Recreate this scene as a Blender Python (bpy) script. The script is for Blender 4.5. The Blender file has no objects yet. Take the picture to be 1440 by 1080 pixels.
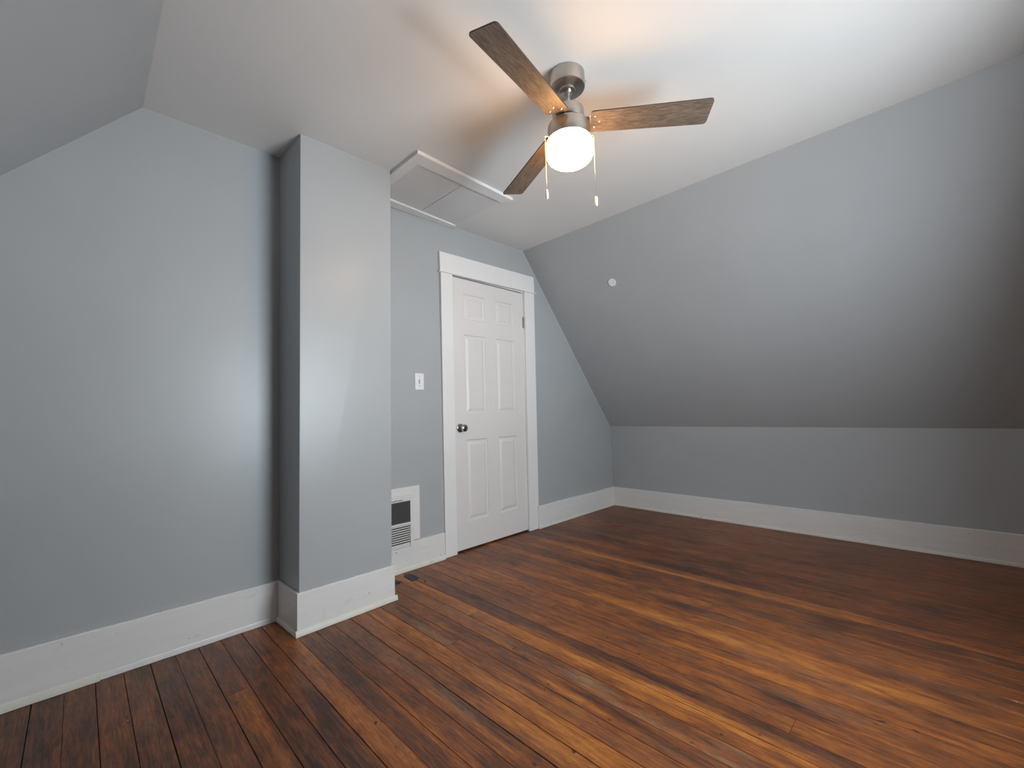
import bpy, bmesh, math, random
from math import sin, cos, pi, radians
from mathutils import Vector, Matrix

random.seed(7)
C = bpy.context.scene.collection
scene = bpy.context.scene

# ------------------------------------------------------------------ camera
cam_d = bpy.data.cameras.new('camera')
cam_d.sensor_width = 36.0
cam_d.lens = 606.16 / 1440 * 36.0
cam_d.clip_start = 0.01
cam = bpy.data.objects.new('camera', cam_d)
C.objects.link(cam)
fw = Vector((0.70776666, 0.70367089, 0.06255912)).normalized()
ri = Vector((0.70602003, -0.70763649, -0.02804127)).normalized()
up = ri.cross(fw).normalized()
m = Matrix((ri, up, -fw)).transposed().to_4x4()
m.translation = Vector((0, 0, 1.0175))
cam.matrix_world = m
scene.camera = cam

# ------------------------------------------------------------------ exposure, daylight outside the window
scene.view_settings.view_transform = 'Standard'
scene.view_settings.look = 'None'
scene.view_settings.gamma = 1.0
scene.view_settings.use_curve_mapping = False
scene.view_settings.exposure = 0.10

world = bpy.data.worlds.new('daylight')
scene.world = world
world.use_nodes = True
wn = world.node_tree
wn.nodes.clear()
w_out = wn.nodes.new('ShaderNodeOutputWorld')
w_bg = wn.nodes.new('ShaderNodeBackground')
w_tc = wn.nodes.new('ShaderNodeTexCoord')
w_sep = wn.nodes.new('ShaderNodeSeparateXYZ')
w_map = wn.nodes.new('ShaderNodeMapRange')
w_ramp = wn.nodes.new('ShaderNodeValToRGB')
w_map.inputs['From Min'].default_value = -1
w_map.inputs['From Max'].default_value = 1
r = w_ramp.color_ramp
r.elements[0].position = 0.0
r.elements[0].color = (0.56, 0.60, 0.63, 1)        # sunlit pavement below
r.elements[1].position = 1.0
r.elements[1].color = (0.50, 0.58, 0.66, 1)
e = r.elements.new(0.49); e.color = (0.92, 1.01, 1.08, 1)
e = r.elements.new(0.52); e.color = (0.66, 0.74, 0.79, 1)
wn.links.new(w_tc.outputs['Generated'], w_sep.inputs[0])
wn.links.new(w_sep.outputs['Z'], w_map.inputs['Value'])
wn.links.new(w_map.outputs[0], w_ramp.inputs['Fac'])
wn.links.new(w_ramp.outputs['Color'], w_bg.inputs['Color'])
w_bg.inputs['Strength'].default_value = 31.0
wn.links.new(w_bg.outputs[0], w_out.inputs['Surface'])

WIN = (1.14, 2.08, 0.68, 1.80)      # x0, x1, z0, z1 of the window behind the photographer
WY = -0.62                          # inner face of the rear gable wall
pl = bpy.data.lights.new('window_portal', 'AREA')
pl.shape = 'RECTANGLE'
pl.size = WIN[1] - WIN[0]
pl.size_y = WIN[3] - WIN[2]
pl.cycles.is_portal = True
po = bpy.data.objects.new('window_portal', pl)
C.objects.link(po)
po.location = ((WIN[0] + WIN[1]) / 2, WY - 0.13, (WIN[2] + WIN[3]) / 2)
po.rotation_euler = (radians(90), 0, 0)     # faces +y, into the room

# ------------------------------------------------------------------ node helpers
def mat(name):
    mt = bpy.data.materials.new(name)
    mt.use_nodes = True
    nt = mt.node_tree
    return mt, nt, nt.nodes['Principled BSDF']

def N(nt, kind, **kw):
    n = nt.nodes.new(kind)
    for k, v in kw.items():
        if k in n.inputs:
            n.inputs[k].default_value = v
        else:
            setattr(n, k, v)
    return n

def ramp(nt, fac, stops):
    n = nt.nodes.new('ShaderNodeValToRGB')
    cr = n.color_ramp
    cr.elements[0].position, cr.elements[0].color = stops[0][0], (*stops[0][1], 1)
    cr.elements[1].position, cr.elements[1].color = stops[-1][0], (*stops[-1][1], 1)
    for p, c in stops[1:-1]:
        e = cr.elements.new(p); e.color = (*c, 1)
    nt.links.new(fac, n.inputs['Fac'])
    return n.outputs['Color']

def mix(nt, fac, a, b, mode='MIX'):
    n = nt.nodes.new('ShaderNodeMix')
    n.data_type = 'RGBA'; n.blend_type = mode; n.clamp_result = False
    for sock, v in ((n.inputs[0], fac), (n.inputs[6], a), (n.inputs[7], b)):
        if hasattr(v, 'links'):
            nt.links.new(v, sock)
        elif isinstance(v, tuple):
            sock.default_value = (*v, 1)
        else:
            sock.default_value = v
    return n.outputs[2]

def mth(nt, op, a, b=None, clamp=False):
    n = nt.nodes.new('ShaderNodeMath'); n.operation = op; n.use_clamp = clamp
    for i, v in enumerate((a, b)):
        if v is None: continue
        if hasattr(v, 'links'): nt.links.new(v, n.inputs[i])
        else: n.inputs[i].default_value = v
    return n.outputs[0]

def noise(nt, scale, detail=3.0, rough=0.55, coord=None, dist=0.0):
    tc = coord
    if tc is None:
        tc = nt.nodes.new('ShaderNodeTexCoord').outputs['Object']
    mp = nt.nodes.new('ShaderNodeMapping')
    mp.inputs['Scale'].default_value = scale if isinstance(scale, tuple) else (scale,) * 3
    nt.links.new(tc, mp.inputs['Vector'])
    n = nt.nodes.new('ShaderNodeTexNoise')
    n.inputs['Scale'].default_value = 1.0
    n.inputs['Detail'].default_value = detail
    n.inputs['Roughness'].default_value = rough
    n.inputs['Distortion'].default_value = dist
    nt.links.new(mp.outputs[0], n.inputs['Vector'])
    return n.outputs['Fac']

def bump(nt, bsdf, height, strength=0.2, dist=0.002):
    b = nt.nodes.new('ShaderNodeBump')
    b.inputs['Strength'].default_value = strength
    b.inputs['Distance'].default_value = dist
    nt.links.new(height, b.inputs['Height'])
    nt.links.new(b.outputs[0], bsdf.inputs['Normal'])

def paint(name, col, rough=0.5, var=0.04, bscale=140, bstr=0.12, spec=0.5):
    mt, nt, b = mat(name)
    n1 = noise(nt, 2.2, 3)
    dark = tuple(c * (1 - var) for c in col); light = tuple(min(1, c * (1 + var)) for c in col)
    nt.links.new(ramp(nt, n1, [(0.3, dark), (0.7, light)]), b.inputs['Base Color'])
    b.inputs['Roughness'].default_value = rough
    b.inputs['Specular IOR Level'].default_value = spec
    bump(nt, b, noise(nt, bscale, 3), bstr, 0.001)
    return mt

M_WALL = paint('wall_paint_blue_grey', (0.388, 0.408, 0.420), 0.36, 0.025, 120, 0.08, 0.40)
M_CEIL = paint('ceiling_paint_white', (0.72, 0.715, 0.70), 0.6, 0.02, 90, 0.10)
M_DOOR = paint('door_paint_warm_white', (0.70, 0.675, 0.655), 0.42, 0.015, 60, 0.06)
M_PLASTIC = paint('white_plastic', (0.78, 0.78, 0.79), 0.3, 0.0, 30, 0.0)
M_HATCH = paint('hatch_panel_paint', (0.67, 0.665, 0.655), 0.6, 0.05, 40, 0.2)
M_DARK = paint('recess_shade_dark', (0.035, 0.033, 0.033), 0.7, 0.1, 40, 0.1)  # near-black put in for the shade inside openings
M_VENT = paint('vent_enamel', (0.70, 0.69, 0.66), 0.35, 0.02, 60, 0.03)
M_VENTD = paint('vent_fin_dark', (0.10, 0.096, 0.096), 0.5, 0.2, 60, 0.05)  # darker colour for the upper louvers and the toggle slot

def trim_mat(name, col, grime):
    """brushed white trim paint with faint brush marks, scuffs and small chips"""
    mt, nt, b = mat(name)
    n1 = noise(nt, (3, 3, 30), 4)
    base = ramp(nt, n1, [(0.3, tuple(c * 0.94 for c in col)), (0.7, col)])
    n2 = noise(nt, (9, 9, 14), 6, 0.7)
    scuff = ramp(nt, n2, [(0.60, (0, 0, 0)), (0.78, (1, 1, 1))])
    col2 = mix(nt, mth(nt, 'MULTIPLY', scuff, grime), base, (0.36, 0.33, 0.29))
    n3 = noise(nt, 55, 2, 0.5)
    chip = ramp(nt, n3, [(0.755, (0, 0, 0)), (0.775, (1, 1, 1))])
    col3 = mix(nt, mth(nt, 'MULTIPLY', chip, 0.7), col2, (0.14, 0.11, 0.09))
    nt.links.new(col3, b.inputs['Base Color'])
    b.inputs['Roughness'].default_value = 0.38
    bump(nt, b, noise(nt, (12, 12, 120), 4), 0.15, 0.001)
    return mt
M_TRIM = trim_mat('trim_paint_white', (0.74, 0.73, 0.71), 0.35)
M_SHOE = trim_mat('shoe_paint_cream', (0.72, 0.70, 0.63), 0.6)
M_CASE = paint('casing_paint_white', (0.77, 0.765, 0.755), 0.38, 0.02, 70, 0.06)

def metal(name, col, rough, brushed=True):
    mt, nt, b = mat(name)
    n1 = noise(nt, (8, 8, 900) if brushed else 20, 2)
    nt.links.new(ramp(nt, n1, [(0.3, tuple(c * 0.9 for c in col)), (0.7, col)]), b.inputs['Base Color'])
    b.inputs['Metallic'].default_value = 1.0
    b.inputs['Roughness'].default_value = rough
    if brushed: bump(nt, b, n1, 0.04, 0.0005)
    return mt
M_NICKEL = metal('brushed_nickel', (0.52, 0.49, 0.45), 0.30)
M_CHROME = metal('polished_knob_metal', (0.42, 0.39, 0.37), 0.16, False)
M_HINGE = metal('hinge_metal', (0.36, 0.31, 0.26), 0.38, False)
M_SCREW = metal('screw_metal', (0.8, 0.78, 0.72), 0.25, False)

def blade_mat():
    mt, nt, b = mat('weathered_oak_blade')
    g = noise(nt, (20, 230, 40), 7, 0.78, dist=0.25)
    g2 = noise(nt, (3, 22, 10), 3)
    c = ramp(nt, g, [(0.38, (0.032, 0.022, 0.016)), (0.50, (0.115, 0.087, 0.064)), (0.62, (0.26, 0.205, 0.16))])
    c = mix(nt, 0.35, c, ramp(nt, g2, [(0.35, (0.08, 0.058, 0.042)), (0.65, (0.20, 0.155, 0.12))]))
    nt.links.new(c, b.inputs['Base Color'])
    b.inputs['Roughness'].default_value = 0.5
    bump(nt, b, g, 0.2, 0.0006)
    return mt
M_BLADE = blade_mat()
M_EDGE = paint('blade_edge_dark', (0.06, 0.042, 0.032), 0.5, 0.1, 40, 0.05)

def globe_mat():
    mt, nt, b = mat('lit_opal_glass')
    b.inputs['Base Color'].default_value = (0.9, 0.87, 0.8, 1)
    b.inputs['Roughness'].default_value = 0.25
    b.inputs['Emission Color'].default_value = (1.0, 0.54, 0.21, 1)
    b.inputs['Emission Strength'].default_value = 34.0
    return mt
M_GLOBE = globe_mat()

def glass_mat():
    mt = bpy.data.materials.new('window_glass'); mt.use_nodes = True
    nt = mt.node_tree; nt.nodes.clear()
    o = nt.nodes.new('ShaderNodeOutputMaterial'); t = nt.nodes.new('ShaderNodeBsdfTransparent')
    g = nt.nodes.new('ShaderNodeBsdfGlossy'); g.inputs['Roughness'].default_value = 0.02
    mx = nt.nodes.new('ShaderNodeMixShader'); mx.inputs[0].default_value = 0.04
    nt.links.new(t.outputs[0], mx.inputs[1])
    nt.links.new(g.outputs[0], mx.inputs[2]); nt.links.new(mx.outputs[0], o.inputs[0])
    return mt
M_GLASS = glass_mat()

def floor_mat():
    mt, nt, b = mat('old_stained_pine_boards')
    at = nt.nodes.new('ShaderNodeAttribute'); at.attribute_name = 'board'
    sep = nt.nodes.new('ShaderNodeSeparateColor')
    nt.links.new(at.outputs['Color'], sep.inputs[0])
    tone, seed, worn = sep.outputs[0], sep.outputs[1], sep.outputs[2]
    tc = nt.nodes.new('ShaderNodeTexCoord').outputs['Object']
    # shift the grain for every board
    cmb = nt.nodes.new('ShaderNodeCombineXYZ')
    nt.links.new(mth(nt, 'MULTIPLY', seed, 37.0), cmb.inputs[0])
    nt.links.new(mth(nt, 'MULTIPLY', seed, 91.0), cmb.inputs[1])
    nt.links.new(mth(nt, 'MULTIPLY', seed, 53.0), cmb.inputs[2])
    add = nt.nodes.new('ShaderNodeVectorMath'); add.operation = 'ADD'
    nt.links.new(tc, add.inputs[0]); nt.links.new(cmb.outputs[0], add.inputs[1])
    v = add.outputs[0]
    # cathedral grain: rings from a warped slow noise
    warp = noise(nt, (9, 1.1, 1), 2, 0.5, v)
    rings = mth(nt, 'FRACT', mth(nt, 'MULTIPLY', warp, 17.0))
    rings = mth(nt, 'ABSOLUTE', mth(nt, 'SUBTRACT', rings, 0.5))        # 0..0.5
    fine = noise(nt, (210, 13, 1), 6, 0.78, v)
    mid = noise(nt, (36, 2.6, 1), 5, 0.65, v)
    med = noise(nt, (85, 6.5, 1), 5, 0.7, v)
    g = mth(nt, 'ADD', mth(nt, 'MULTIPLY', mth(nt, 'SUBTRACT', rings, 0.25), 0.22), mth(nt, 'MULTIPLY', mth(nt, 'SUBTRACT', fine, 0.5), 1.35))
    g = mth(nt, 'ADD', g, mth(nt, 'MULTIPLY', mth(nt, 'SUBTRACT', mid, 0.5), 0.75))
    g = mth(nt, 'ADD', g, mth(nt, 'MULTIPLY', mth(nt, 'SUBTRACT', med, 0.5), 0.9))
    blot = noise(nt, (16, 8, 1), 6, 0.72, v, 0.4)
    g = mth(nt, 'ADD', g, mth(nt, 'MULTIPLY', mth(nt, 'SUBTRACT', blot, 0.5), 0.75))
    t2 = mth(nt, 'ADD', tone, g, True)
    # long soft stains where finish has darkened, running on over several boards
    big = noise(nt, (2.6, 1.3, 1), 4, 0.6, tc)
    t2 = mth(nt, 'ADD', t2, mth(nt, 'MULTIPLY', mth(nt, 'SUBTRACT', big, 0.5), 0.7), True)
    c = ramp(nt, t2, [(0.0, (0.045, 0.018, 0.011)), (0.25, (0.120, 0.042, 0.018)),
                      (0.5, (0.225, 0.068, 0.019)), (0.75, (0.370, 0.122, 0.022)), (1.0, (0.52, 0.21, 0.045))])
    # black water stains
    st = noise(nt, (16, 3.2, 1), 5, 0.65, v)
    stm = ramp(nt, st, [(0.62, (0, 0, 0)), (0.76, (1, 1, 1))])
    c = mix(nt, mth(nt, 'MULTIPLY', stm, 0.6), c, (0.028, 0.015, 0.012))
    # worn bare patches with grey fibres
    wm = noise(nt, (11, 2.3, 1), 4, 0.6, v)
    wf = noise(nt, (230, 20, 1), 5, 0.8, v)
    wmask = mth(nt, 'MULTIPLY', ramp(nt, wm, [(0.42, (0, 0, 0)), (0.6, (1, 1, 1))]), worn)
    wmask = mth(nt, 'MULTIPLY', wmask, ramp(nt, wf, [(0.44, (0.12, 0.12, 0.12)), (0.60, (1, 1, 1))]))
    c = mix(nt, mth(nt, 'MULTIPLY', wmask, 0.75), c, (0.31, 0.205, 0.125))
    # paint flecks
    fl = noise(nt, (60, 42, 1), 1, 0.4, tc)
    flm = ramp(nt, fl, [(0.815, (0, 0, 0)), (0.83, (1, 1, 1))])
    c = mix(nt, mth(nt, 'MULTIPLY', flm, 0.8), c, (0.6, 0.56, 0.5))
    # nail pits
    np_ = noise(nt, (46, 30, 1), 1, 0.4, v)
    c = mix(nt, mth(nt, 'MULTIPLY', ramp(nt, np_, [(0.20, (1, 1, 1)), (0.23, (0, 0, 0))]), 0.8), c, (0.015, 0.01, 0.008))
    nt.links.new(c, b.inputs['Base Color'])
    ro = noise(nt, (5, 3, 1), 4, 0.6, tc)
    rr = mth(nt, 'ADD', mth(nt, 'MULTIPLY', ro, 0.22), 0.30)
    rr = mth(nt, 'ADD', rr, mth(nt, 'MULTIPLY', wmask, 0.25))
    nt.links.new(rr, b.inputs['Roughness'])
    b.inputs['Specular IOR Level'].default_value = 0.42
    bump(nt, b, mth(nt, 'ADD', fine, mth(nt, 'MULTIPLY', mid, 1.5)), 0.28, 0.0015)
    return mt
M_FLOOR = floor_mat()

# ------------------------------------------------------------------ mesh helpers
def obj(name, bm, mt, parent=None, smooth=False, loc=None):
    bmesh.ops.recalc_face_normals(bm, faces=bm.faces)
    me = bpy.data.meshes.new(name)
    bm.to_mesh(me); bm.free()
    if isinstance(mt, (list, tuple)):
        for q in mt: me.materials.append(q)
    else:
        me.materials.append(mt)
    if smooth:
        for p in me.polygons: p.use_smooth = True
        me.set_sharp_from_angle(angle=radians(38))
    o = bpy.data.objects.new(name, me)
    C.objects.link(o)
    if parent is not None: o.parent = parent
    if loc is not None: o.location = loc
    return o

def tag(o, label=None, cat=None, group=None, kind=None):
    if label: o['label'] = label
    if cat: o['category'] = cat
    if group: o['group'] = group
    if kind: o['kind'] = kind
    return o

def struct(name, bm, mt, smooth=False, label=None):
    o = obj(name, bm, mt, None, smooth)
    o['kind'] = 'structure'
    if label: o['label'] = label
    return o

def empty(name, loc, label, cat, kind=None):
    o = bpy.data.objects.new(name, None)
    C.objects.link(o); o.location = loc
    o.empty_display_size = 0.05
    return tag(o, label, cat, kind=kind)

def hexa(bm, a, b, bevel=0.0):
    """solid between quad a (4 points) and quad b (4 points)"""
    va = [bm.verts.new(p) for p in a]; vb = [bm.verts.new(p) for p in b]
    fs = [bm.faces.new(va), bm.faces.new(vb[::-1])]
    for i in range(4):
        j = (i + 1) % 4
        fs.append(bm.faces.new((va[i], vb[i], vb[j], va[j])))
    if bevel:
        es = list({e for f in fs for e in f.edges})
        bmesh.ops.bevel(bm, geom=es, offset=bevel, segments=2, profile=0.6, affect='EDGES')
    return fs

def box(bm, x0, x1, y0, y1, z0, z1, bevel=0.0):
    return hexa(bm, [(x0, y0, z0), (x1, y0, z0), (x1, y0, z1), (x0, y0, z1)],
                [(x0, y1, z0), (x1, y1, z0), (x1, y1, z1), (x0, y1, z1)], bevel)

def prism(bm, pts, off):
    """polygon pts pushed by the vector off"""
    a = [bm.verts.new(p) for p in pts]
    b = [bm.verts.new(Vector(p) + Vector(off)) for p in pts]
    bm.faces.new(a); bm.faces.new(b[::-1])
    n = len(pts)
    for i in range(n):
        j = (i + 1) % n
        bm.faces.new((a[i], b[i], b[j], a[j]))

def lathe(bm, prof, seg=48, axis='z', org=(0, 0, 0)):
    """profile of (radius, height) turned about an axis"""
    rings = []
    for (rad, h) in prof:
        ring = []
        for k in range(seg if rad > 1e-6 else 1):
            a = 2 * pi * k / seg
            if axis == 'z': p = (rad * cos(a), rad * sin(a), h)
            elif axis == 'y': p = (rad * cos(a), h, rad * sin(a))
            else: p = (h, rad * cos(a), rad * sin(a))
            ring.append(bm.verts.new(Vector(p) + Vector(org)))
        rings.append(ring)
    for a, b in zip(rings, rings[1:]):
        n = max(len(a), len(b))
        for k in range(n):
            j = (k + 1) % n
            if len(a) == 1: bm.faces.new((a[0], b[k], b[j]))
            elif len(b) == 1: bm.faces.new((a[k], b[0], a[j]))
            else: bm.faces.new((a[k], b[k], b[j], a[j]))

def tube(bm, p0, p1, rad, seg=12):
    p0, p1 = Vector(p0), Vector(p1)
    d = (p1 - p0).normalized()
    u = d.orthogonal().normalized(); v = d.cross(u)
    a = [bm.verts.new(p0 + rad * (u * cos(2*pi*k/seg) + v * sin(2*pi*k/seg))) for k in range(seg)]
    b = [bm.verts.new(p1 + rad * (u * cos(2*pi*k/seg) + v * sin(2*pi*k/seg))) for k in range(seg)]
    bm.faces.new(a[::-1]); bm.faces.new(b)
    for k in range(seg):
        j = (k + 1) % seg
        bm.faces.new((a[k], a[j], b[j], b[k]))

NB = bmesh.new
H, K = 2.433, 0.826
YB = -0.82                                                  # outer face of the rear gable wall

# ------------------------------------------------------------------ the room shell
# floor: separate boards running from the rear wall to the door wall
P = 0.0834; X0 = -0.0965
bm = NB()
lay = bm.loops.layers.float_color.new('board')
tones = {-3: .26, -2: .25, -1: .24, 0: .24, 1: .26, 2: .30, 3: .33, 4: .26, 5: .30, 6: .36, 7: .22, 8: .34, 9: .44,
         10: .24, 11: .30, 12: .46, 13: .52, 14: .62, 15: .46, 16: .36, 17: .44, 18: .54, 19: .36, 20: .54, 21: .50,
         22: .44, 23: .54, 24: .40, 25: .58, 26: .46, 27: .38, 28: .48, 29: .36, 30: .42, 31: .32, 32: .50, 33: .28, 34: .36,
         35: .33, 36: .30, 37: .38, 38: .30, 39: .36, 40: .33, 41: .38, 42: .35, 43: .42, 44: .38, 45: .44, 46: .42, 47: .45}
worns = {3: .35, 12: .35, 15: .2, 16: .25, 17: 1.0, 22: .3, 24: .35, 27: .3, 29: .3, 31: .25}
joints = {15: [1.602], 25: [2.045], 3: [0.55], 6: [1.93], 9: [0.8], 12: [0.3], 18: [1.75], 20: [0.4], 22: [1.5],
          28: [0.9], 31: [1.3], 34: [0.6], 37: [1.6], 40: [0.2, 1.9], 43: [1.0]}
# stains and worn spots of the old finish: x, y, half width, half length, tone change, wear
MARKS = [(.632, 1.60, .022, .16, -.34, 0), (.600, 1.30, .020, .22, -.34, 0), (.78, 1.62, .030, .20, -.14, 0), (.815, 1.25, .010, .60, .34, 0),
         (.70, 1.45, .035, .25, .14, 0), (.35, 1.55, .03, .35, .06, 0), (.455, 1.6, .016, .35, .16, .2), (.33, 1.75, .03, .18, -.16, 0),
         (.10, 1.72, .03, .15, -.12, 0), (.205, 2.08, .030, .16, .04, .9), (.20, 1.78, .02, .12, 0, .5),
         (1.045, 1.30, .022, .07, -.38, 0), (.97, 1.20, .016, .20, -.36, 0), (.945, 1.35, .014, .35, .10, .8), (1.05, .98, .03, .28, .26, 0),
         (.99, 1.60, .04, .25, -.10, .3), (1.12, 1.0, .03, .45, .12, 0), (1.18, 1.76, .030, .16, .05, 1.2), (1.205, 1.95, .012, .12, -.4, 0),
         (1.195, 1.62, .020, .05, -.05, .6), (1.20, 1.12, .020, .26, .16, 0), (1.285, 1.55, .030, .28, -.14, -.3), (1.255, 1.78, .018, .10, .26, 0),
         (1.265, .98, .014, .16, .34, 0), (1.29, .80, .018, .14, -.30, 0), (1.345, 1.70, .020, .30, .08, .5), (1.38, 1.05, .016, .35, -.14, .5),
         (1.335, .70, .02, .25, .14, 0), (1.37, .45, .02, .3, -.2, .4),
         (1.465, 1.55, .028, .65, .26, 0), (1.500, .72, .030, .48, .34, 0), (1.555, 1.55, .035, .55, -.22, 0), (1.555, .65, .028, .50, -.22, 0),
         (1.725, .44, .030, .11, -.44, 0), (1.60, 1.2, .02, .35, .12, 0), (1.85, .70, .02, .35, .10, 0), (2.005, .85, .03, .30, .18, .2),
         (2.20, 1.0, .03, .12, -.40, 0), (2.28, 1.28, .028, .06, -.40, 0), (2.445, .47, .05, .10, -.26, 0), (2.157, .13, .03, .14, -.30, 0),
         (2.58, 1.40, .020, .75, .30, 0), (2.50, .80, .05, .35, -.16, 0), (2.35, 1.7, .05, .35, -.20, .2), (2.75, 1.2, .06, .6, -.12, 0),
         (2.1, 1.6, .04, .3, -.15, .2), (1.9, 1.9, .03, .2, .10, .3), (2.2, .45, .05, .2, .12, 0), (1.75, 1.9, .04, .3, -.12, 0)]
def field(x, y):
    t = w = 0.0
    for (mx, my, rx, ry, dt, dw) in MARKS:
        ax = abs(x - mx) / rx; ay = abs(y - my) / ry
        if ax > 1.9 or ay > 1.9: continue
        g = math.exp(-(ax ** 2.6) * .8 - (ay ** 2.2) * .8)
        t += dt * g; w += dw * g
    return t, w
def plank(x0, x1, y0, y1, tone, seed, worn):
    c = 0.0009
    ga, gb = random.choice((.0004, .0007, .0012, .0018)), random.choice((.0003, .0006, .0010, .0016))
    x0 += ga; x1 -= gb
    nu = 6; nv = max(1, int((y1 - y0) / .045))
    def col(x, y):
        t, w = field(x, y)
        return (max(0, tone + t), seed, max(0, worn + w), 1)
    xs_ = [x0 + c + (x1 - x0 - 2 * c) * i / nu for i in range(nu + 1)]
    ys_ = [y0 + (y1 - y0) * j / nv for j in range(nv + 1)]
    G = [[bm.verts.new((x, y, 0)) for x in xs_] for y in ys_]
    L = [(bm.verts.new((x0, y, -c)), bm.verts.new((x0, y, -.018))) for y in ys_]
    Rr = [(bm.verts.new((x1, y, -c)), bm.verts.new((x1, y, -.018))) for y in ys_]
    def face(vs):
        f = bm.faces.new(vs)
        for l in f.loops: l[lay] = col(l.vert.co.x, l.vert.co.y)
    for j in range(nv):
        for i in range(nu):
            face((G[j][i], G[j][i+1], G[j+1][i+1], G[j+1][i]))
        face((L[j][0], G[j][0], G[j+1][0], L[j+1][0])); face((L[j][1], L[j][0], L[j+1][0], L[j+1][1]))
        face((G[j][nu], Rr[j][0], Rr[j+1][0], G[j+1][nu])); face((Rr[j][0], Rr[j][1], Rr[j+1][1], Rr[j+1][0]))
        face((L[j][1], L[j+1][1], Rr[j+1][1], Rr[j][1]))
    for j in (0, nv):
        face([L[j][1], L[j][0]] + G[j] + [Rr[j][0], Rr[j][1]])
for k in range(-14, 51):
    x0 = X0 + k * P; x1 = x0 + P
    ys = [-0.81] + sorted(joints.get(k, [])) + [2.66]
    base = tones.get(k, random.uniform(.30, .46))
    for i, (a, b_) in enumerate(zip(ys, ys[1:])):
        tn = base if i == 0 else base + random.choice((-.08, .06, .09))
        wn_ = worns.get(k, random.choice((0, 0, .1, .2)))
        plank(x0, x1, a + .0005, b_ - .0005, tn, random.random(), wn_)
for f in box(bm, -1.28, 4.11, -0.81, 2.66, -0.05, -0.0175):
    for l in f.loops: l[lay] = (.02, .5, 0, 1)
struct('floor', bm, M_FLOOR)

# ceiling, slopes, knee walls: mitred slabs between the gable walls
def strip(name, i0, i1, o0, o1, i0b, i1b, mt):
    bm = NB()
    hexa(bm, [i0, i1, o1, o0], [i0b, i1b, (o1[0], YB, o1[2]), (o0[0], YB, o0[2])])
    return struct(name, bm, mt)
yF = 2.66
A = (.1700, yF, H); Ab = (.1650, YB, H)
E_ = (2.750, yF, H); Eb = (2.716, YB, H)
F_ = (4.030, yF, K); Fb = (4.008, YB, K - .001)
G_ = (4.022, yF, -.05); Gb = (4.010, YB, -.05)
L_ = (-1.190, yF, K); Lb = (-1.190, YB, K)
strip('ceiling', A, E_, (.10, yF, H + .1), (2.82, yF, H + .1), Ab, Eb, M_CEIL)
strip('wall_right_slope', E_, F_, (2.82, yF, H + .1), (4.14, yF, .87), Eb, Fb, M_WALL)
strip('wall_right_knee', F_, G_, (4.14, yF, .87), (4.14, yF, -.05), Fb, Gb, M_WALL)
strip('wall_left_slope', L_, A, (-1.30, yF, .87), (.10, yF, H + .1), Lb, Ab, M_WALL)
strip('wall_left_knee', (-1.19, yF, -.05), L_, (-1.30, yF, -.05), (-1.30, yF, .87), (-1.19, YB, -.05), Lb, M_WALL)

# left part of the far gable wall (stands a little nearer)
bm = NB()
hexa(bm, [(-1.25, 2.448, -.05), (.80, 2.449, -.05), (.80, 2.474, 2.50), (-1.25, 2.462, 2.50)],
     [(-1.25, 2.66, -.05), (.80, 2.66, -.05), (.80, 2.66, 2.50), (-1.25, 2.66, 2.50)])
struct('wall_far_left', bm, M_WALL)

# boxed-in column (chimney chase)
bm = NB()
hexa(bm, [(.7500, 2.1935, -.02), (1.2370, 2.2050, -.02), (1.2450, 2.1870, H + .01), (.7490, 2.1887, H + .01)],
     [(.7400, 2.60, -.02), (1.2370, 2.60, -.02), (1.2450, 2.60, H + .01), (.7350, 2.60, H + .01)], 0.003)
struct('wall_column', bm, M_WALL)

# door wall with its opening
bm = NB()
DX0, DX1, DZ = 1.925, 2.725, 2.062
def yw(x, z):      # face of the door wall
    t = z / H
    return (1 - t) * (2.542 - (x - 1.4) * .0045) + t * 2.552
def wallpanel(bm, x0, x1, z0, z1):
    hexa(bm, [(x0, yw(x0, z0), z0), (x1, yw(x1, z0), z0), (x1, yw(x1, z1), z1), (x0, yw(x0, z1), z1)],
         [(x0, 2.66, z0), (x1, 2.66, z0), (x1, 2.66, z1), (x0, 2.66, z1)])
wallpanel(bm, 1.10, DX0, -.05, 2.5)
wallpanel(bm, DX1, 4.10, -.05, 2.5)
wallpanel(bm, DX0, DX1, DZ, 2.5)
struct('wall_far_right', bm, M_WALL)
bm = NB()
box(bm, -1.3, 4.15, 2.661, 2.72, -.05, 2.6)
struct('light_stop_behind_door', bm, M_DARK)  # added unseen slab, keeps outdoor light from leaking through the door gap

# rear gable wall with the window that lights the room
bm = NB()
wx0, wx1, wz0, wz1 = WIN
for (a, b_, c_, d_) in ((-1.3, wx0, -.05, 2.55), (wx1, 4.15, -.05, 2.55), (wx0, wx1, -.05, wz0), (wx0, wx1, wz1, 2.55)):
    box(bm, a, b_, YB, WY, c_, d_)
struct('wall_rear', bm, M_WALL)
bm = NB()
for (a, b_, c_, d_) in ((wx0, wx0 + .04, wz0, wz1), (wx1 - .04, wx1, wz0, wz1), (wx0 + .04, wx1 - .04, wz0, wz0 + .045),
                        (wx0 + .04, wx1 - .04, wz1 - .04, wz1), (wx0 + .04, wx1 - .04, (wz0 + wz1)/2 - .018, (wz0 + wz1)/2 + .018)):
    box(bm, a, b_, YB + .03, YB + .07, c_, d_)
win = struct('window_1', bm, M_CASE)
bm = NB()
box(bm, wx0 + .04, wx1 - .04, YB + .048, YB + .052, wz0 + .045, wz1 - .04)
obj('window_pane', bm, M_GLASS, win)
bm = NB()
for (a, b_, c_, d_) in ((wx0 - .1, wx0, wz0 - .1, wz1 + .12), (wx1, wx1 + .1, wz0 - .1, wz1 + .12), (wx0, wx1, wz1, wz1 + .12)):
    box(bm, a, b_, WY, WY + .02, c_, d_)
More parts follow.
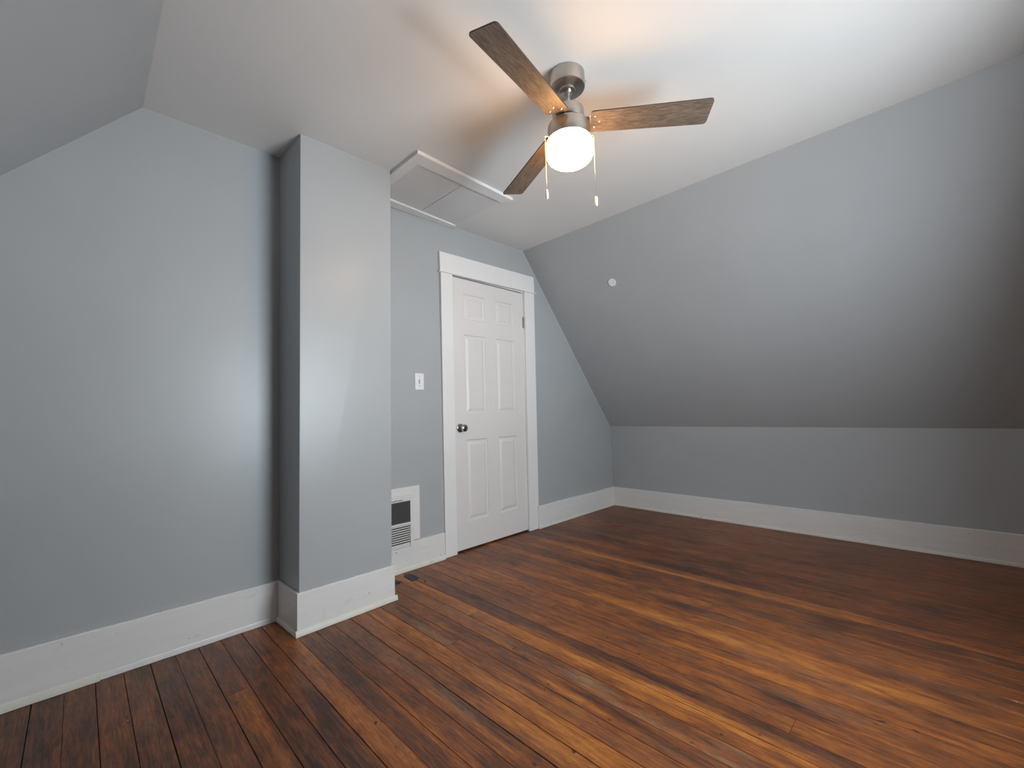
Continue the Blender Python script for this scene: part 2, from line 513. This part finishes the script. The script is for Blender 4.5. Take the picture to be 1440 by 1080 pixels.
box(bm, wx0 - .12, wx1 + .12, WY, WY + .05, wz0 - .03, wz0)
box(bm, wx0, wx1, WY, WY + .02, wz0 - .1, wz0 - .03)
obj('window_casing', bm, M_CASE, win)

# ------------------------------------------------------------------ baseboards with a shoe moulding
def baseboard(bm, p, q, n, hp, hq, t=.020, z0=.004, wob=.0012, seg=24):
    """board from p to q (xy) on the wall face, n = direction into the room"""
    p, q, n = Vector((*p, 0)), Vector((*q, 0)), Vector((*n, 0)).normalized()
    prev = None
    for i in range(seg + 1):
        f = i / seg
        c = p.lerp(q, f); h = hp + (hq - hp) * f + random.uniform(-wob, wob)
        pts = [c + Vector((0, 0, z0)), c + n * t + Vector((0, 0, z0)), c + n * t + Vector((0, 0, h - .004)),
               c + n * (t - .004) + Vector((0, 0, h)), c + Vector((0, 0, h))]
        vs = [bm.verts.new(v) for v in pts]
        if prev:
            for k in range(5):
                j = (k + 1) % 5
                bm.faces.new((prev[k], prev[j], vs[j], vs[k]))
        else: bm.faces.new(vs)
        prev = vs
    bm.faces.new(prev[::-1])

def shoe(bm, p, q, n, h=.026, t=.012, seg=20, wob=.0012):
    p, q, n = Vector((*p, 0)), Vector((*q, 0)), Vector((*n, 0)).normalized()
    prev = None
    for i in range(seg + 1):
        c = p.lerp(q, i / seg); w = random.uniform(-wob, wob)
        pts = [c + Vector((0, 0, .0015)), c + n * (t + w) + Vector((0, 0, .0015))]
        for a in (0.25, 0.6, 1.0):
            an = a * pi / 2
            pts.append(c + n * ((t + w) * cos(an)) + Vector((0, 0, .002 + (h + w) * sin(an))))
        vs = [bm.verts.new(v) for v in pts]
        m_ = len(pts)
        if prev:
            for k in range(m_):
                j = (k + 1) % m_
                bm.faces.new((prev[k], prev[j], vs[j], vs[k]))
        else: bm.faces.new(vs)
        prev = vs
    bm.faces.new(prev[::-1])

bm = NB(); baseboard(bm, (-1.19, 2.448), (.741, 2.449), (0, -1), .207, .1945)
b_fl = struct('baseboard_far_left', bm, M_TRIM)
bm = NB(); shoe(bm, (-1.19, 2.4280), (.085, 2.4285), (0, -1), .029, .010)
obj('shoe_moulding', bm, M_SHOE, b_fl)
bm = NB(); shoe(bm, (.086, 2.4290), (.738, 2.4290), (0, -1), .024, .003)
obj('shoe_moulding', bm, M_TRIM, b_fl)

bm = NB()
baseboard(bm, (.738, 2.1933), (1.249, 2.2050), (0.02, -1), .194, .188, .012)
baseboard(bm, (.7405, 2.428), (.7500, 2.1940), (-1, 0), .1945, .194, .012)
baseboard(bm, (1.2370, 2.2050), (1.2370, 2.54), (1, 0), .188, .186, .012)
b_co = struct('baseboard_column', bm, M_TRIM)
bm = NB()
shoe(bm, (.730, 2.1815), (1.262, 2.1928), (0.02, -1), .026, .010)
shoe(bm, (.7285, 2.428), (.7380, 2.1815), (-1, 0), .020, .008)
shoe(bm, (1.249, 2.1930), (1.249, 2.52), (1, 0), .026, .010)
obj('shoe_moulding', bm, M_SHOE, b_co)

bm = NB(); baseboard(bm, (1.249, 2.5420), (1.829, 2.5400), (0, -1), .181, .182)
b_vd = struct('baseboard_beside_door', bm, M_TRIM)
bm = NB(); shoe(bm, (1.249, 2.5220), (1.829, 2.5200), (0, -1), .027, .009)
obj('shoe_moulding', bm, M_SHOE, b_vd)
bm = NB(); baseboard(bm, (2.812, 2.5355), (4.022, 2.5300), (0, -1), .1915, .190)
b_fr = struct('baseboard_far_right', bm, M_TRIM)
bm = NB(); shoe(bm, (2.812, 2.5155), (4.002, 2.5100), (0, -1), .020, .006)
obj('shoe_moulding', bm, M_SHOE, b_fr)
bm = NB(); baseboard(bm, (4.0218, 2.51), (4.0105, WY), (-1, 0), .190, .193, seg=40)
b_ri = struct('baseboard_right', bm, M_TRIM)
bm = NB(); shoe(bm, (4.0018, 2.51), (3.9905, WY), (-1, 0), .022, .007, 40)
obj('shoe_moulding', bm, M_SHOE, b_ri)
bm = NB(); baseboard(bm, (-1.19, WY), (-1.19, 2.42), (1, 0), .19, .19)
struct('baseboard_left', bm, M_TRIM)
bm = NB(); baseboard(bm, (-1.17, WY), (3.99, WY), (0, 1), .19, .19)
struct('baseboard_rear', bm, M_TRIM)

# ------------------------------------------------------------------ door casing
def board(bm, q, y0, y1, bev=.002):
    """q = four (x, z) corners, y0 room side, y1 wall side"""
    f_ = (y0 + .011) / y0; y0 += .011
    q = [(x * f_, 1.0175 + (z - 1.0175) * f_ if z > .01 else z) for x, z in q]
    hexa(bm, [(x, y0, z) for x, z in q], [(x, y1, z) for x, z in q], bev)
bm = NB(); board(bm, [(1.828, .002), (1.932, .002), (1.934, 2.044), (1.830, 2.044)], 2.515, 2.547)
struct('trim_1', bm, M_CASE, label='white flat casing board left of the door')
bm = NB(); board(bm, [(2.694, .002), (2.812, .002), (2.840, 2.058), (2.718, 2.056)], 2.515, 2.547)
struct('trim_2', bm, M_CASE, label='white flat casing board right of the door')
bm = NB(); board(bm, [(1.822, 2.046), (2.842, 2.060), (2.838, 2.204), (1.820, 2.192)], 2.512, 2.552)
o = struct('trim_3', bm, M_CASE, label='wide white head casing above the door')
bm = NB(); board(bm, [(1.812, 2.040), (2.854, 2.055), (2.854, 2.064), (1.812, 2.049)], 2.503, 2.552, .003)
obj('bead_moulding', bm, M_CASE, o)
# jamb lining inside the opening
bm = NB()
box(bm, 1.925, 1.935, 2.546, 2.658, 0, 2.062)
box(bm, 2.716, 2.725, 2.546, 2.658, 0, 2.062)
box(bm, 1.935, 2.716, 2.546, 2.658, 2.050, 2.062)
box(bm, 1.935, 2.716, 2.590, 2.658, 2.038, 2.050)
struct('trim_4', bm, M_CASE, label='white jamb lining inside the door opening')

# ------------------------------------------------------------------ six-panel door
door = empty('door_1', (2.33, 2.56, 0), None, None, 'structure')
door['label'] = 'closed off-white six-panel door in the far wall'
def rel(o, par):
    o.parent = par
    o.matrix_parent_inverse = Matrix.Translation(-Vector(par.location))
    return o
bm = NB()
LX0, LX1, LZ0, LZ1, LY = 1.9375, 2.7135, 0.014, 2.040, 2.548
cols = [(2.058, 2.276), (2.388, 2.602)]
rows = [(.208, .812), (1.006, 1.611), (1.729, 1.926)]
xs = [LX0, *cols[0], *cols[1], LX1]
zs = [LZ0, *rows[0], *rows[1], *rows[2], LZ1]
V = {}
def vv(x, y, z):
    k = (round(x, 5), round(y, 5), round(z, 5))
    if k not in V: V[k] = bm.verts.new(k)
    return V[k]
for i in range(5):
    for j in range(7):
        x0, x1, z0, z1 = xs[i], xs[i+1], zs[j], zs[j+1]
        if i in (1, 3) and j in (1, 3, 5):
            rings = [(0, 0), (.006, .0075), (.014, .0095), (.022, .0085), (.040, .002), (.043, .0018)]
            for (a0, d0), (a1, d1) in zip(rings, rings[1:]):
                q0 = [(x0+a0, z0+a0), (x1-a0, z0+a0), (x1-a0, z1-a0), (x0+a0, z1-a0)]
                q1 = [(x0+a1, z0+a1), (x1-a1, z0+a1), (x1-a1, z1-a1), (x0+a1, z1-a1)]
                for k in range(4):
                    l = (k + 1) % 4
                    bm.faces.new((vv(q0[k][0], LY+d0, q0[k][1]), vv(q0[l][0], LY+d0, q0[l][1]),
                                  vv(q1[l][0], LY+d1, q1[l][1]), vv(q1[k][0], LY+d1, q1[k][1])))
            a, d = rings[-1]
            bm.faces.new((vv(x0+a, LY+d, z0+a), vv(x1-a, LY+d, z0+a), vv(x1-a, LY+d, z1-a), vv(x0+a, LY+d, z1-a)))
        else:
            bm.faces.new((vv(x0, LY, z0), vv(x1, LY, z0), vv(x1, LY, z1), vv(x0, LY, z1)))
for i in range(5):
    for z in (LZ0, LZ1):
        bm.faces.new((vv(xs[i], LY, z), vv(xs[i+1], LY, z), vv(xs[i+1], LY+.035, z), vv(xs[i], LY+.035, z)))
for j in range(7):
    for x in (LX0, LX1):
        bm.faces.new((vv(x, LY, zs[j]), vv(x, LY, zs[j+1]), vv(x, LY+.035, zs[j+1]), vv(x, LY+.035, zs[j])))
bm.faces.new([vv(x, LY+.035, LZ0) for x in xs] + [vv(LX1, LY+.035, z) for z in zs[1:]] +
             [vv(x, LY+.035, LZ1) for x in xs[::-1][1:]] + [vv(LX0, LY+.035, z) for z in zs[::-1][1:-1]])
leaf = rel(obj('door_panel', bm, M_DOOR), door)
kx, kz = 2.003, .902
bm = NB()
lathe(bm, [(0, 0), (.032, 0), (.033, -.003), (.031, -.007), (.022, -.010), (.0115, -.012), (.0105, -.030), (.014, -.033),
           (.024, -.038), (.0275, -.046), (.0275, -.053), (.025, -.060), (.018, -.064), (.008, -.0655), (0, -.0655)], 40, 'y', (kx, LY, kz))
kn = rel(obj('door_knob', bm, M_CHROME, smooth=True), door)
kn['label'] = 'shiny metal door knob'
for zc in (1.785, .368):
    bm = NB()
    xx = 2.7185 if zc > 1 else 2.7155
    for i in range(5):
        z0 = zc - .045 + i * .018
        tube(bm, (xx, 2.541, z0 + .0006), (xx, 2.541, z0 + .0174), .0052, 14)
    lathe(bm, [(0, .051), (.003, .050), (.0042, .047), (.0042, .045)], 12, 'z', (xx, 2.541, zc))
    lathe(bm, [(.0042, -.045), (.0042, -.047), (.003, -.050), (0, -.051)], 12, 'z', (xx, 2.541, zc))
    box(bm, xx - .003, xx + .0028, 2.5415, 2.560, zc - .044, zc + .044)
    h_ = rel(obj('hinge', bm, M_HINGE), door)
    h_['label'] = 'brown metal hinge'

# ------------------------------------------------------------------ light switch
sw = empty('light_switch', (1.6525, 2.545, 1.238), 'white toggle light switch plate on the grey wall left of the door', 'light switch')
ysw = yw(1.65, 1.24)
bm = NB()
box(bm, 1.6175, 1.6875, ysw - .006, ysw, 1.181, 1.2955, .0025)
rel(obj('switch_plate', bm, M_PLASTIC), sw)
bm = NB()
hexa(bm, [(1.6480, ysw - .0055, 1.228), (1.6570, ysw - .0055, 1.228), (1.6570, ysw - .0055, 1.249), (1.6480, ysw - .0055, 1.249)],
     [(1.6490, ysw - .018, 1.243), (1.6560, ysw - .018, 1.243), (1.6560, ysw - .015, 1.252), (1.6490, ysw - .015, 1.252)], .001)
rel(obj('toggle', bm, M_PLASTIC), sw)
bm = NB()
box(bm, 1.6465, 1.6585, ysw - .0064, ysw - .0055, 1.225, 1.252)
rel(obj('toggle_slot', bm, M_VENTD), sw)
for z in (1.208, 1.268):
    bm = NB()
    lathe(bm, [(0, -.0015), (.002, -.0012), (.003, 0)], 12, 'y', (1.6525, ysw - .006, z))
    rel(obj('screw', bm, M_SCREW), sw)

# ------------------------------------------------------------------ wall register
vt = empty('wall_vent', (1.42, 2.54, 0.13), 'white metal louvered wall vent in a white wood surround beside the column', 'vent')
bm = NB()
box(bm, 1.262, 1.6300, 2.5245, 2.5425, .187, .539, .002)
s_ = rel(obj('surround_board', bm, M_TRIM), vt)
s_['label'] = 'painted wood surround board'
bm = NB()
RX0, RX1, RZ0, RZ1 = 1.268, 1.574, .124, .488
OX0, OX1, OZ0, OZ1 = 1.296, 1.549, .158, .452
ry, rb = 2.510, 2.5235
for (a, b_, c_, d_) in ((RX0, OX0, RZ0, RZ1), (OX1, RX1, RZ0, RZ1), (OX0, OX1, RZ0, OZ0), (OX0, OX1, OZ1, RZ1), (OX0, OX1, .303, .315)):
    box(bm, a, b_, ry, 2.519, c_, d_)
# back rim
rel(obj('register_frame', bm, M_VENT), vt)
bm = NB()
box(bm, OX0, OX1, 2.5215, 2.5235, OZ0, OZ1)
rel(obj('duct_shade_plate', bm, M_DARK), vt)  # solid dark plate, shade of the duct put into its colour
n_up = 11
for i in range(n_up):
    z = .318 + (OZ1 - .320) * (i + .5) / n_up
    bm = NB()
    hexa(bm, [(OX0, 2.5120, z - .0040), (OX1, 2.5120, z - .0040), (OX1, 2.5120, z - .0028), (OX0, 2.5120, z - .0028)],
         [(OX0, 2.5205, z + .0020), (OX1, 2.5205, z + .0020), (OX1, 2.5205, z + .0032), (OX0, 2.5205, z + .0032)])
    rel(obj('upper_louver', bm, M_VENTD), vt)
for i in range(10):
    z = .160 + .143 * (i + .5) / 10
    bm = NB()
    hexa(bm, [(OX0, 2.5105, z - .0012), (OX1, 2.5105, z - .0012), (OX1, 2.5105, z + .0050), (OX0, 2.5105, z + .0050)],
         [(OX0, 2.5205, z - .0060), (OX1, 2.5205, z - .0060), (OX1, 2.5205, z - .0045), (OX0, 2.5205, z - .0045)])
    rel(obj('lower_louver', bm, M_VENT), vt)
bm = NB(); box(bm, 1.400, 1.492, 2.5088, 2.5102, .4600, .4635)
rel(obj('lever_slot', bm, M_DARK), vt)
bm = NB(); box(bm, 1.440, 1.448, 2.502, 2.510, .462, .474, .001)
rel(obj('damper_lever', bm, M_VENT), vt)
bm = NB(); lathe(bm, [(0, -.0018), (.003, -.0014), (.004, 0)], 14, 'y', (1.442, ry, .141))
rel(obj('screw', bm, M_SCREW), vt)

# ------------------------------------------------------------------ attic hatch in the ceiling
ht = empty('attic_hatch', (1.62, 2.2, H), 'white framed attic access hatch in the ceiling next to the column', 'attic hatch')
zb = 2.413
bm = NB(); hexa(bm, [(1.2500, 1.908, zb), (2.002, 1.934, zb), (1.965, 2.009, zb), (1.2500, 2.000, zb)],
                [(1.2500, 1.908, H), (2.002, 1.934, H), (1.965, 2.009, H), (1.2500, 2.000, H)], .0012)
rel(obj('trim_board', bm, M_CASE), ht)
bm = NB(); hexa(bm, [(1.2500, 2.0005, zb), (1.310, 2.0015, zb), (1.310, 2.456, zb), (1.2500, 2.453, zb)],
                [(1.2500, 2.0005, H), (1.310, 2.0015, H), (1.310, 2.456, H), (1.2500, 2.453, H)], .0012)
rel(obj('trim_board', bm, M_CASE), ht)
bm = NB(); hexa(bm, [(1.2600, 2.455, zb), (1.958, 2.501, zb), (2.000, 2.548, zb), (1.2600, 2.548, zb)],
                [(1.2600, 2.455, H), (1.958, 2.501, H), (2.000, 2.548, H), (1.2600, 2.548, H)], .0012)
rel(obj('trim_board', bm, M_CASE), ht)
bm = NB(); box(bm, 1.300, 1.6435, 1.990, 2.490, 2.424, H - .0005, .0008)
rel(obj('hatch_panel', bm, M_HATCH), ht)
bm = NB(); hexa(bm, [(1.6475, 1.990, 2.424), (1.966, 1.990, 2.424), (1.966, 2.505, 2.424), (1.6475, 2.490, 2.424)],
                [(1.6465, 1.990, H-.0005), (1.966, 1.990, H-.0005), (1.966, 2.505, H-.0005), (1.6465, 2.490, H-.0005)], .0008)
rel(obj('hatch_panel', bm, M_HATCH), ht)

# ------------------------------------------------------------------ ceiling fan with light
FX, FY = 1.4276, 1.040
fan = empty('ceiling_fan', (FX, FY, H), 'three-blade ceiling fan with brushed nickel body, grey-brown blades and lit globe', 'ceiling fan')
bm = NB()
lathe(bm, [(.0, 2.433), (.073, 2.433), (.075, 2.431), (.075, 2.378), (.073, 2.373), (.069, 2.371), (.034, 2.366), (.032, 2.360), (.022, 2.357), (0, 2.357)], 64)
o = obj('canopy', bm, M_NICKEL, fan, True); o.location = (0, 0, -H)
bm = NB(); lathe(bm, [(0, .081), (.003, .0805), (.0045, .078), (.0045, .075)], 12, 'x', (0, 0, 0))
for f in bm.faces: pass
s_ = obj('canopy_screw', bm, M_HINGE, o, True)
s_.rotation_euler = (0, 0, math.atan2(ri.y, ri.x)); s_.location = (0, 0, 2.405)
bm = NB()
lathe(bm, [(0, 2.359), (.020, 2.358), (.021, 2.350), (.017, 2.346), (.013, 2.344), (.013, 2.338), (.0105, 2.336), (.0105, 2.290), (.015, 2.288), (.015, 2.272), (0, 2.272)], 40)
o = obj('downrod', bm, M_NICKEL, fan, True); o.location = (0, 0, -H)
bm = NB()
lathe(bm, [(0, 2.277), (.060, 2.277), (.065, 2.275), (.067, 2.270), (.067, 2.232), (.065, 2.228), (0, 2.228)], 64)
o = obj('motor_housing', bm, M_NICKEL, fan, True); o.location = (0, 0, -H)
bm = NB()
lathe(bm, [(0, 2.212), (.082, 2.212), (.086, 2.209), (.088, 2.204), (.088, 2.150), (.086, 2.146), (0, 2.146)], 72)
lk = obj('light_kit_housing', bm, M_NICKEL, fan, True); lk.location = (0, 0, -H)
bm = NB()
lathe(bm, [(.0, 2.146), (.080, 2.146), (.092, 2.141), (.097, 2.131), (.0985, 2.117), (.0985, 2.092), (.096, 2.077), (.089, 2.064), (.077, 2.054), (.057, 2.047), (.030, 2.044), (0, 2.043)], 72)
gl = obj('lamp_shade', bm, M_GLOBE, fan, True); gl.location = (0, 0, -H)
gl['label'] = 'glowing white glass globe'
ZB = 2.219
def blade(ang, droop, pitch, i):
    bm = NB()
    R0, R1, w0, w1, th = .092, .575, .051, .060, .0028
    def corner(cx, cy, rad, a0, a1, n=6):
        return [(cx + rad * cos(a0 + (a1 - a0) * k / n), cy + rad * sin(a0 + (a1 - a0) * k / n)) for k in range(n + 1)]
    pts = corner(R1 - .014, w1 - .014, .014, pi/2, 0) + corner(R1 - .014, -w1 + .014, .014, 0, -pi/2) + \
          corner(R0 + .010, -w0 + .010, .010, -pi/2, -pi) + corner(R0 + .010, w0 - .010, .010, pi, pi/2)
    top = [bm.verts.new((x, y, th)) for x, y in pts]; bot = [bm.verts.new((x, y, -th)) for x, y in pts]
    bm.faces.new(top[::-1]); bm.faces.new(bot)
    n = len(pts)
    for k in range(n):
        j = (k + 1) % n
        f = bm.faces.new((top[k], top[j], bot[j], bot[k])); f.material_index = 1
    o = obj('blade', bm, [M_BLADE, M_EDGE], fan)
    o.location = (0, 0, ZB - H)
    o.rotation_euler = (Matrix.Rotation(ang, 4, 'Z') @ Matrix.Rotation(droop, 4, 'Y') @ Matrix.Rotation(pitch, 4, 'X')).to_euler()
    bm = NB()
    hexa(bm, [(.050, -.020, .0032), (.135, -.032, .0032), (.135, .032, .0032), (.050, .020, .0032)],
         [(.050, -.020, .0062), (.135, -.032, .0062), (.135, .032, .0062), (.050, .020, .0062)], .001)
    obj('blade_bracket', bm, M_NICKEL, o)
    for (x, y) in ((.108, -.026), (.108, .026), (.128, 0.0)):
        bm = NB(); lathe(bm, [(0, -.0058), (.0022, -.0054), (.0036, -.0040), (.0040, -.0028)], 14, 'z', (x, y, 0))
        obj('screw', bm, M_SCREW, o, True)
    return o
a0 = 9.588785
for i in range(3):
    blade(a0 + i * 2 * pi / 3, (0.0, 0.0, 0.048)[i], radians(-12), i)
def chain(off, z0, z1, i):
    x, y = ri.x * off, ri.y * off
    bm = NB()
    n = int((z0 - z1) / .0034)
    for k in range(n):
        z = z0 - k * .0034
        lathe(bm, [(0, z + .0017), (.0011, z + .0008), (.0011, z - .0008), (0, z - .0017)], 6, 'z', (x, y, 0))
    o = obj('pull_chain', bm, M_SCREW, fan, True); o.location = (0, 0, -H)
    bm = NB()
    lathe(bm, [(0, z1 + .002), (.0030, z1), (.0056, z1 - .003), (.0060, z1 - .006), (.0060, z1 - .034), (.0052, z1 - .038), (.0034, z1 - .041), (0, z1 - .042)], 16, 'z', (x, y, 0))
    obj('pull', bm, M_PLASTIC, o, True)
    bm = NB()
    s = 1 if off > 0 else -1
    tube(bm, (x - ri.x * .022 * s, y - ri.y * .022 * s, z0 + .002), (x + ri.x * .001 * s, y + ri.y * .001 * s, z0 + .001), .0035, 12)
    obj('chain_nipple', bm, M_SCREW, o, True)
chain(-.101, 2.166, 1.935, 0)
chain(.104, 2.166, 1.900, 1)

# ------------------------------------------------------------------ round cover on the slope
n = Vector((-(H - K), 0, -(F_[0] - E_[0]))).normalized()
bm = NB()
lathe(bm, [(0, 0), (.034, 0), (.0345, .003), (.033, .006), (.030, .007), (.028, .0055), (.012, .006), (0, .0062)], 40)
cov = obj('round_cover_plate', bm, M_PLASTIC, None, True)
cov.rotation_euler = n.to_track_quat('Z', 'Y').to_euler()
cov.location = Vector((3.040, 1.8389, 2.0402))
tag(cov, 'small round white cover plate on the right sloped wall', 'cover plate')
# put it exactly on the slope surface
def slope_x(y, z):
    t = (y - YB) / (yF - YB)
    xt = Eb[0] + (E_[0] - Eb[0]) * t; xb = Fb[0] + (F_[0] - Fb[0]) * t
    return xb + (xt - xb) * (z - K) / (H - K)
c0 = Vector((0, 0, 1.0175)); d0 = (cov.location - c0)
lo, hi = .8, 1.2
for _ in range(50):
    s = (lo + hi) / 2; q = c0 + d0 * s
    if q.x > slope_x(q.y, q.z): hi = s
    else: lo = s
cov.location = c0 + d0 * lo

# ------------------------------------------------------------------ debris on the floor beside the column
def chip(name, pts, h, label):
    bm = NB()
    vs = [bm.verts.new((x, y, .0005)) for x, y in pts]; vt_ = [bm.verts.new((x, y, h + random.uniform(-.001, .001))) for x, y in pts]
    bm.faces.new(vs[::-1]); bm.faces.new(vt_)
    for k in range(len(pts)):
        j = (k + 1) % len(pts)
        bm.faces.new((vs[k], vs[j], vt_[j], vt_[k]))
    return tag(obj(name, bm, M_CHIP), label, 'debris')
M_CHIP = paint('dark_debris', (0.030, 0.026, 0.022), 0.6, 0.3, 80, 0.3)
chip('floor_scrap', [(1.4650, 2.4610), (1.4850, 2.4790), (1.5129, 2.4802), (1.5180, 2.4200), (1.5140, 2.3658), (1.4850, 2.3560), (1.4591, 2.3527), (1.4600, 2.4050)], .003,
     'thin dark rectangular scrap lying on the floor below the wall vent')
chip('floor_chip', [(1.5114, 2.3088), (1.5168, 2.2992), (1.5105, 2.2850), (1.5035, 2.2762), (1.5021, 2.2894)], .003,
     'tiny dark crumb on the floor, nearest to the door of the loose bits')
chip('splinter', [(1.3660, 2.4300), (1.3868, 2.4365), (1.3980, 2.4120), (1.4082, 2.3984), (1.3882, 2.3769), (1.3750, 2.3900), (1.3584, 2.3871), (1.3560, 2.4080)], .005,
     'dark flaky splinter on the floor tight against the column baseboard')
